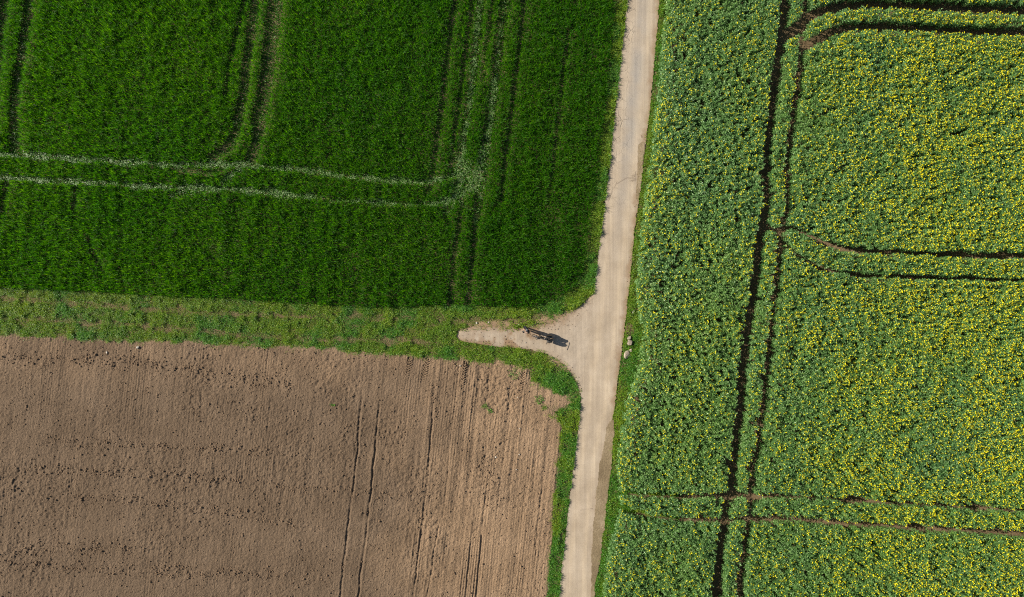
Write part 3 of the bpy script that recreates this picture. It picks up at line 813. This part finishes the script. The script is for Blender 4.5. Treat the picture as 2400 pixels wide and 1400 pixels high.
def tube(bm, pts, r, seg=10):
    pts = [Vector(p) for p in pts]
    rs = r if isinstance(r, (list, tuple)) else [r] * len(pts)
    rings = []
    up = Vector((0, 0, 1))
    for i, p in enumerate(pts):
        t = (pts[min(i + 1, len(pts) - 1)] - pts[max(i - 1, 0)]).normalized()
        a = t.cross(up)
        if a.length < .05: a = t.cross(Vector((0, 1, 0)))
        a.normalize(); b = t.cross(a)
        rings.append([bm.verts.new(p + (a * math.cos(TAU * k / seg) + b * math.sin(TAU * k / seg)) * rs[i]) for k in range(seg)])
    for q in range(len(rings) - 1):
        for k in range(seg):
            bm.faces.new((rings[q][k], rings[q][(k + 1) % seg], rings[q + 1][(k + 1) % seg], rings[q + 1][k]))
    bm.faces.new(rings[0][::-1]); bm.faces.new(rings[-1])

def ring(bm, R, r, squash=1.0, nu=48, nv=10, a0=0.0, a1=TAU):
    """ring round the local y axis; a0..a1 picks part of the cross-section"""
    vs = []
    for i in range(nu):
        u = TAU * i / nu
        vs.append([bm.verts.new(((R + r * math.cos(a)) * math.cos(u), r * squash * math.sin(a), (R + r * math.cos(a)) * math.sin(u)))
                   for a in [a0 + (a1 - a0) * k / nv for k in range(nv + (0 if a1 - a0 >= TAU - 1e-4 else 1))]])
    m = len(vs[0]); closed = a1 - a0 >= TAU - 1e-4
    for i in range(nu):
        for k in range(m if closed else m - 1):
            bm.faces.new((vs[i][k], vs[(i + 1) % nu][k], vs[(i + 1) % nu][(k + 1) % m], vs[i][(k + 1) % m]))

def bobj(name, bm, mat, parent=None, loc=(0, 0, 0), mtx=None, smooth=True):
    if mtx is not None: bmesh.ops.transform(bm, matrix=mtx, verts=bm.verts)
    bmesh.ops.recalc_face_normals(bm, faces=bm.faces)
    me = bpy.data.meshes.new(name); bm.to_mesh(me); bm.free()
    for m in (mat if isinstance(mat, list) else [mat]): me.materials.append(m)
    for p in me.polygons: p.use_smooth = smooth
    o = bpy.data.objects.new(name, me); o.location = loc
    return link(o, parent)

bike = bpy.data.objects.new("bicycle", None); C.objects.link(bike)
rc = Vector((*G(1256.2, 785.3), .03)); fc = Vector((*G(1288.0, 791.6), .03))
bike.location = rc
hd = math.atan2(fc.y - rc.y, fc.x - rc.x)
bike.rotation_euler = (math.radians(12), 0, hd)
tag(bike, "black bicycle with tan-walled tyres leaning on its stand on the field entrance", "bicycle")
WR = .345; HB = (0, 0, WR); FX = 1.06
BB = (.44, 0, .29); ST = (.27, 0, .80); HT = (.83, 0, .86); HBt = (.885, 0, .68)
bm = bmesh.new()
tube(bm, [BB, ST], .024); tube(bm, [(.285, 0, .755), (.832, 0, .84)], .026); tube(bm, [BB, (.88, 0, .70)], .038); tube(bm, [HT, HBt], .03)
for sy in (-1, 1):
    tube(bm, [(0, sy * .068, WR), (.25, sy * .05, .305), BB], .011)
    tube(bm, [(0, sy * .068, WR), (.2, sy * .04, .63), (.275, 0, .77)], .009)
bobj("frame", bm, MAT['black_paint'], bike)
ax_o = Vector(HBt); ax_d = (Vector(HT) - ax_o).normalized()
steer = Matrix.Translation(ax_o) @ Matrix.Rotation(math.radians(12), 4, ax_d) @ Matrix.Translation(-ax_o)
bm = bmesh.new()
for sy in (-1, 1): tube(bm, [(.892, sy * .055, .655), (.93, sy * .058, .55), (FX, sy * .058, WR)], [.018, .016, .010])
tube(bm, [(.892, -.07, .658), (.892, .07, .658)], .017)
bobj("fork", bm, MAT['black_paint'], bike, mtx=steer)
def wheel(cx, mtx):
    bm = bmesh.new()
    tube(bm, [(0, -.055, 0), (0, .055, 0)], .02)
    for k in range(28):
        a = TAU * k / 28; b = a + (.5 if k % 2 else -.5)
        tube(bm, [(.02 * math.cos(b), (.028 if k % 4 < 2 else -.028), .02 * math.sin(b)), ((WR - .055) * math.cos(a), 0, (WR - .055) * math.sin(a))], .0016, 4)
    T = mtx @ Matrix.Translation((cx, 0, WR))
    w = bobj("wheel", bm, MAT['steel'], bike, mtx=T)
    bm = bmesh.new(); ring(bm, WR - .052, .014, .9); bobj("rim", bm, MAT['black_paint'], w, mtx=T)
    bm = bmesh.new(); ring(bm, WR - .030, .032, 1.0, 56, 12, math.radians(-70), math.radians(70))
    bobj("tyre", bm, MAT['rubber'], w, mtx=T)
    bm = bmesh.new(); ring(bm, WR - .030, .0318, 1.0, 56, 8, math.radians(70), math.radians(160)); ring(bm, WR - .030, .0318, 1.0, 56, 8, math.radians(200), math.radians(290))
    bobj("tyre_wall", bm, MAT['tan_wall'], w, mtx=T)
    return w
wheel(0, Matrix.Identity(4)); wheel(FX, steer)
bm = bmesh.new(); tube(bm, [(.272, 0, .795), (.235, 0, .93)], .014); bobj("seat_post", bm, MAT['steel'], bike)
bm = bmesh.new()
prof = [(.09, .075, .955), (.12, .078, .962), (.18, .07, .962), (.24, .045, .955), (.32, .024, .95), (.365, .016, .945)]
rings = []
for (px, wy, pz) in prof:
    rings.append([bm.verts.new((px, wy * math.cos(a), pz + (.018 if math.sin(a) > 0 else .03) * math.sin(a))) for a in [TAU * k / 14 for k in range(14)]])
for q in range(len(rings) - 1):
    for k in range(14): bm.faces.new((rings[q][k], rings[q][(k + 1) % 14], rings[q + 1][(k + 1) % 14], rings[q + 1][k]))
bm.faces.new(rings[0]); bm.faces.new(rings[-1][::-1])
bobj("saddle", bm, MAT['leather'], bike)
bm = bmesh.new()
tube(bm, [(.82, 0, .885), (.806, 0, .955), (.87, 0, .985)], .016)
tube(bm, [(.80, -.31, 1.005), (.85, -.16, .995), (.875, 0, .985), (.85, .16, .995), (.80, .31, 1.005)], .0135)
hb = bobj("handlebar", bm, MAT['black_paint'], bike, mtx=steer)
for sy in (-1, 1):
    bm = bmesh.new(); tube(bm, [(.795, sy * .325, 1.006), (.829, sy * .205, 1.0)], .019); bobj("grip", bm, MAT['rubber'], hb, mtx=steer)
    bm = bmesh.new(); tube(bm, [(.85, sy * .19, .992), (.89, sy * .215, .975), (.885, sy * .29, .965)], .007); bobj("brake_lever", bm, MAT['black_paint'], hb, mtx=steer)
bm = bmesh.new()
T = Matrix.Translation(BB)
ring(bm, .085, .007, .5, 36, 6)
for k in range(5):
    a = TAU * k / 5; tube(bm, [(0, 0, 0), (.083 * math.cos(a), 0, .083 * math.sin(a))], .006, 6)
bmesh.ops.transform(bm, matrix=Matrix.Translation((0, -.05, 0)), verts=bm.verts)
tube(bm, [(0, -.065, 0), (0, .065, 0)], .018)
tube(bm, [(0, -.07, 0), (.145, -.085, -.085)], [.014, .01]); tube(bm, [(0, .07, 0), (-.145, .085, .085)], [.014, .01])
ck = bobj("crankset", bm, MAT['steel'], bike, mtx=T)
for (px, sy, pz) in ((.145, -1, -.085), (-.145, 1, .085)):
    bm = bmesh.new(); bmesh.ops.create_cube(bm, size=1)
    bmesh.ops.scale(bm, vec=(.09, .085, .022), verts=bm.verts); bmesh.ops.bevel(bm, geom=bm.edges[:], offset=.006, segments=2, affect='EDGES')
    bobj("pedal", bm, MAT['rubber'], ck, mtx=T @ Matrix.Translation((px, sy * .135, pz)))
bm = bmesh.new()
tube(bm, [(0, -.05, WR + .042), (.44, -.05, .375)], .005, 6); tube(bm, [(0, -.05, WR - .042), (.44, -.05, .205)], .005, 6)
bobj("chain", bm, MAT['steel'], bike)
th = math.tan(math.radians(12))
bm = bmesh.new(); tube(bm, [(.40, -.03, .27), (.37, -.22, .16), (.34, -.36, .36 * th - .02), (.37, -.375, .375 * th - .02)], .010); bobj("kickstand", bm, MAT['steel'], bike)
bm = bmesh.new()                                   # mudguard and carrier over the rear wheel
for sy in (-1, 1):
    tube(bm, [(0, sy * .07, WR), (-.06, sy * .075, .74), (.24, sy * .05, .755)], .006, 6)
    tube(bm, [(-.30, sy * .06, .735), (-.06, sy * .07, .745), (.24, sy * .05, .755)], .006, 6)
for xx in (-.30, -.18, -.06, .06): tube(bm, [(xx, -.065, .742), (xx, .065, .742)], .005, 6)
bobj("rack", bm, MAT['black_paint'], bike)

for sy, lab in ((1, "dark bag hanging beside the bicycle's front wheel on the side nearer the person's shadow"),
                (-1, "dark bag hanging beside the bicycle's front wheel on the side facing away from the person")):
    bag = bpy.data.objects.new("bag", None); C.objects.link(bag)
    bag.location = bike.location; bag.rotation_euler = bike.rotation_euler
    tag(bag, lab, "bag", "bags on the bicycle")
    bm = bmesh.new(); bmesh.ops.create_cube(bm, size=1)
    bmesh.ops.subdivide_edges(bm, edges=bm.edges[:], cuts=5, use_grid_fill=True)
    for v in bm.verts:
        q = Vector(v.co)
        n_ = q.normalized() * .62
        q = q.lerp(n_, .35)
        v.co = Vector((q.x * (.38 - .06 * q.z), q.y * (.22 - .05 * q.z), q.z * .42))
    bagm = steer @ Matrix.Translation((FX + .01, sy * .175, .50))
    bobj("body", bm, MAT['leather'], bag, mtx=bagm)
    bm = bmesh.new()
    tube(bm, [(-.115, 0, .16), (-.10, 0, .19), (.10, 0, .19), (.115, 0, .16)], [.03, .034, .034, .03], 10)
    bobj("flap", bm, MAT['rubber'], bag, mtx=bagm)
    bm = bmesh.new(); tube(bm, [(0, -sy * .09, .15), (0, -sy * .12, .12)], .012, 8); tube(bm, [(0, -sy * .12, .12), (0, -sy * .10, -.1)], .008, 8)
    bobj("hook", bm, MAT['rubber'], bag, mtx=bagm)

# ------------------------------------------------------------------ person
MAT['skin'] = plain("skin", (.52, .33, .25), .55)
MAT['jacket'] = plain("black_jacket_cloth", (.014, .015, .018), .8, 0, .2)
MAT['trousers'] = plain("dark_trouser_cloth", (.02, .021, .026), .85, 0, .2)
MAT['shoe'] = plain("dark_shoe", (.03, .03, .032), .7)
MAT['hat'] = plain("grey_knit", (.085, .095, .11), .9, 0, .2)
MAT['hair'] = plain("dark_hair", (.03, .02, .014), .6)
MAT['device'] = plain("grey_plastic", (.05, .05, .052), .5)
MAT['screen'] = plain("glass_screen", (.02, .022, .026), .15)

def skin(name, pts, edges, mat, parent=None, root=0, lvl=2):
    me = bpy.data.meshes.new(name + "_cage")
    me.from_pydata([p[0] for p in pts], edges, [])
    o = bpy.data.objects.new(name, me); C.objects.link(o)
    md = o.modifiers.new("skin", 'SKIN'); md.use_smooth_shade = True; md.branch_smoothing = .6
    for i, p in enumerate(pts):
        d = me.skin_vertices[0].data[i]
        r = p[1]; d.radius = r if isinstance(r, tuple) else (r, r)
        d.use_root = (i == root)
    sm = o.modifiers.new("sub", 'SUBSURF'); sm.levels = lvl; sm.render_levels = lvl
    dg = bpy.context.evaluated_depsgraph_get()
    m2 = bpy.data.meshes.new_from_object(o.evaluated_get(dg))
    bpy.data.objects.remove(o); bpy.data.meshes.remove(me)
    m2.name = name
    m2.materials.clear(); m2.materials.append(mat)
    for p in m2.polygons: p.use_smooth = True
    ob = bpy.data.objects.new(name, m2)
    return link(ob, parent)

pts = [((0, 0, .95), (.13, .10)), ((0, .005, 1.12), (.125, .09)), ((0, .0, 1.32), (.15, .10)), ((0, -.005, 1.46), (.08, .07)), ((0, .01, 1.53), .052),
       ((0, .045, 1.61), (.075, .085)), ((0, .05, 1.69), (.078, .092)), ((0, .035, 1.75), (.05, .06))]
edg = [(i, i + 1) for i in range(7)]
for sx in (-1, 1):
    b = len(pts)
    pts += [((sx * .10, 0, .90), .085), ((sx * .115, .02, .50), .055), ((sx * .125, -.02, .10), .04), ((sx * .135, .07, .045), .036), ((sx * .145, .15, .035), .028)]
    edg += [(0, b), (b, b + 1), (b + 1, b + 2), (b + 2, b + 3), (b + 3, b + 4)]
    b = len(pts)
    pts += [((sx * .19, -.01, 1.41), .06), ((sx * .26, .02, 1.13), .042), ((sx * .155, .20, 1.08), .029), ((sx * .125, .255, 1.085), (.036, .016))]
    edg += [(3, b), (b, b + 1), (b + 1, b + 2), (b + 2, b + 3)]
    h = b + 3
    for k, (ox, ln) in enumerate(((.024, .058), (.009, .068), (-.006, .064), (-.020, .05))):
        f = len(pts)
        px, py, pz = sx * (.118 + ox * .6), .29, 1.088 - k * .018 + .02
        pts += [((px, py, pz), .0095), ((px - sx * .012, py + ln * .5, pz - .004), .0085), ((px - sx * .04, py + ln * .62, pz - .012), .0075)]
        edg += [(h, f), (f, f + 1), (f + 1, f + 2)]
    f = len(pts)
    pts += [((sx * .092, .26, 1.112), .0115), ((sx * .072, .285, 1.128), .009)]
    edg += [(h, f), (f, f + 1)]
per = skin("person", pts, edg, MAT['skin'])
# face and ears
bm = bmesh.new()
tube(bm, [(0, .142, 1.672), (0, .158, 1.645), (0, .15, 1.635)], [.008, .014, .012], 8)
bobj("nose", bm, MAT['skin'], per)
for sx in (-1, 1):
    bm = bmesh.new(); tube(bm, [(sx * .080, .04, 1.69), (sx * .088, .03, 1.66), (sx * .080, .04, 1.63)], [.008, .014, .008], 8); bobj("ear", bm, MAT['skin'], per)
for sx in (-1, 1):
    bm = bmesh.new(); bmesh.ops.create_uvsphere(bm, u_segments=10, v_segments=8, radius=.011, matrix=Matrix.Translation((sx * .031, .134, 1.685))); bobj("eye", bm, MAT['hair'], per)
bm = bmesh.new(); tube(bm, [(-.024, .134, 1.602), (0, .14, 1.602), (.024, .134, 1.602)], .005, 6); bobj("mouth", bm, plain("lip", (.4, .16, .13)), per)
skin("hair", [((0, -.01, 1.60), (.07, .055)), ((0, -.01, 1.68), (.085, .075)), ((0, .03, 1.745), (.082, .095))], [(0, 1), (1, 2)], MAT['hair'], per)
skin("hat", [((0, .015, 1.695), (.098, .112)), ((0, .012, 1.745), (.096, .108)), ((0, .008, 1.795), (.055, .065))], [(0, 1), (1, 2)], MAT['hat'], per)
jp = [((0, 0, .86), (.185, .145)), ((0, .005, 1.10), (.18, .135)), ((0, -.01, 1.32), (.205, .15)), ((0, -.015, 1.45), (.13, .11)), ((0, 0, 1.525), (.075, .075))]
je = [(0, 1), (1, 2), (2, 3), (3, 4)]
for sx in (-1, 1):
    b = len(jp)
    jp += [((sx * .215, -.015, 1.40), .088), ((sx * .30, .02, 1.13), .066), ((sx * .175, .17, 1.085), .045)]
    je += [(3, b), (b, b + 1), (b + 1, b + 2)]
skin("jacket", jp, je, MAT['jacket'], per)
tp = [((0, 0, .97), (.15, .115)), ((0, 0, .90), (.15, .12))]; te = [(0, 1)]
for sx in (-1, 1):
    b = len(tp)
    tp += [((sx * .10, 0, .82), .098), ((sx * .115, .02, .50), .072), ((sx * .125, -.015, .12), .062)]
    te += [(1, b), (b, b + 1), (b + 1, b + 2)]
skin("trousers", tp, te, MAT['trousers'], per)
for sx in (-1, 1):
    skin("shoe", [((sx * .125, -.05, .05), (.042, .045)), ((sx * .132, .05, .048), (.046, .045)), ((sx * .145, .16, .036), (.042, .034))], [(0, 1), (1, 2)], MAT['shoe'], per)
PX, PY = G(1234.3, 771.3)
PROT = math.radians(123)
per.location = (PX, PY, .03); per.rotation_euler = (0, 0, PROT)
tag(per, "person in a black jacket and dark trousers standing left of the bicycle", "person")
ctl = bpy.data.objects.new("controller", None); C.objects.link(ctl)
ctl.location = per.location; ctl.rotation_euler = per.rotation_euler
tag(ctl, "small dark handheld device held in both hands of the person", "controller")
bm = bmesh.new(); bmesh.ops.create_cube(bm, size=1); bmesh.ops.scale(bm, vec=(.17, .10, .045), verts=bm.verts)
bmesh.ops.bevel(bm, geom=bm.edges[:], offset=.014, segments=3, affect='EDGES')
bobj("case", bm, MAT['device'], ctl, mtx=Matrix.Translation((0, .30, 1.085)))
bm = bmesh.new(); bmesh.ops.create_cube(bm, size=1); bmesh.ops.scale(bm, vec=(.15, .075, .008), verts=bm.verts)
bobj("display", bm, MAT['screen'], ctl, mtx=Matrix.Translation((0, .36, 1.125)) @ Matrix.Rotation(math.radians(40), 4, 'X'), smooth=False)
for sx in (-1, 1):
    bm = bmesh.new(); tube(bm, [(sx * .05, .29, 1.10), (sx * .05, .288, 1.125)], [.006, .009], 8); bobj("stick", bm, MAT['rubber'], ctl)
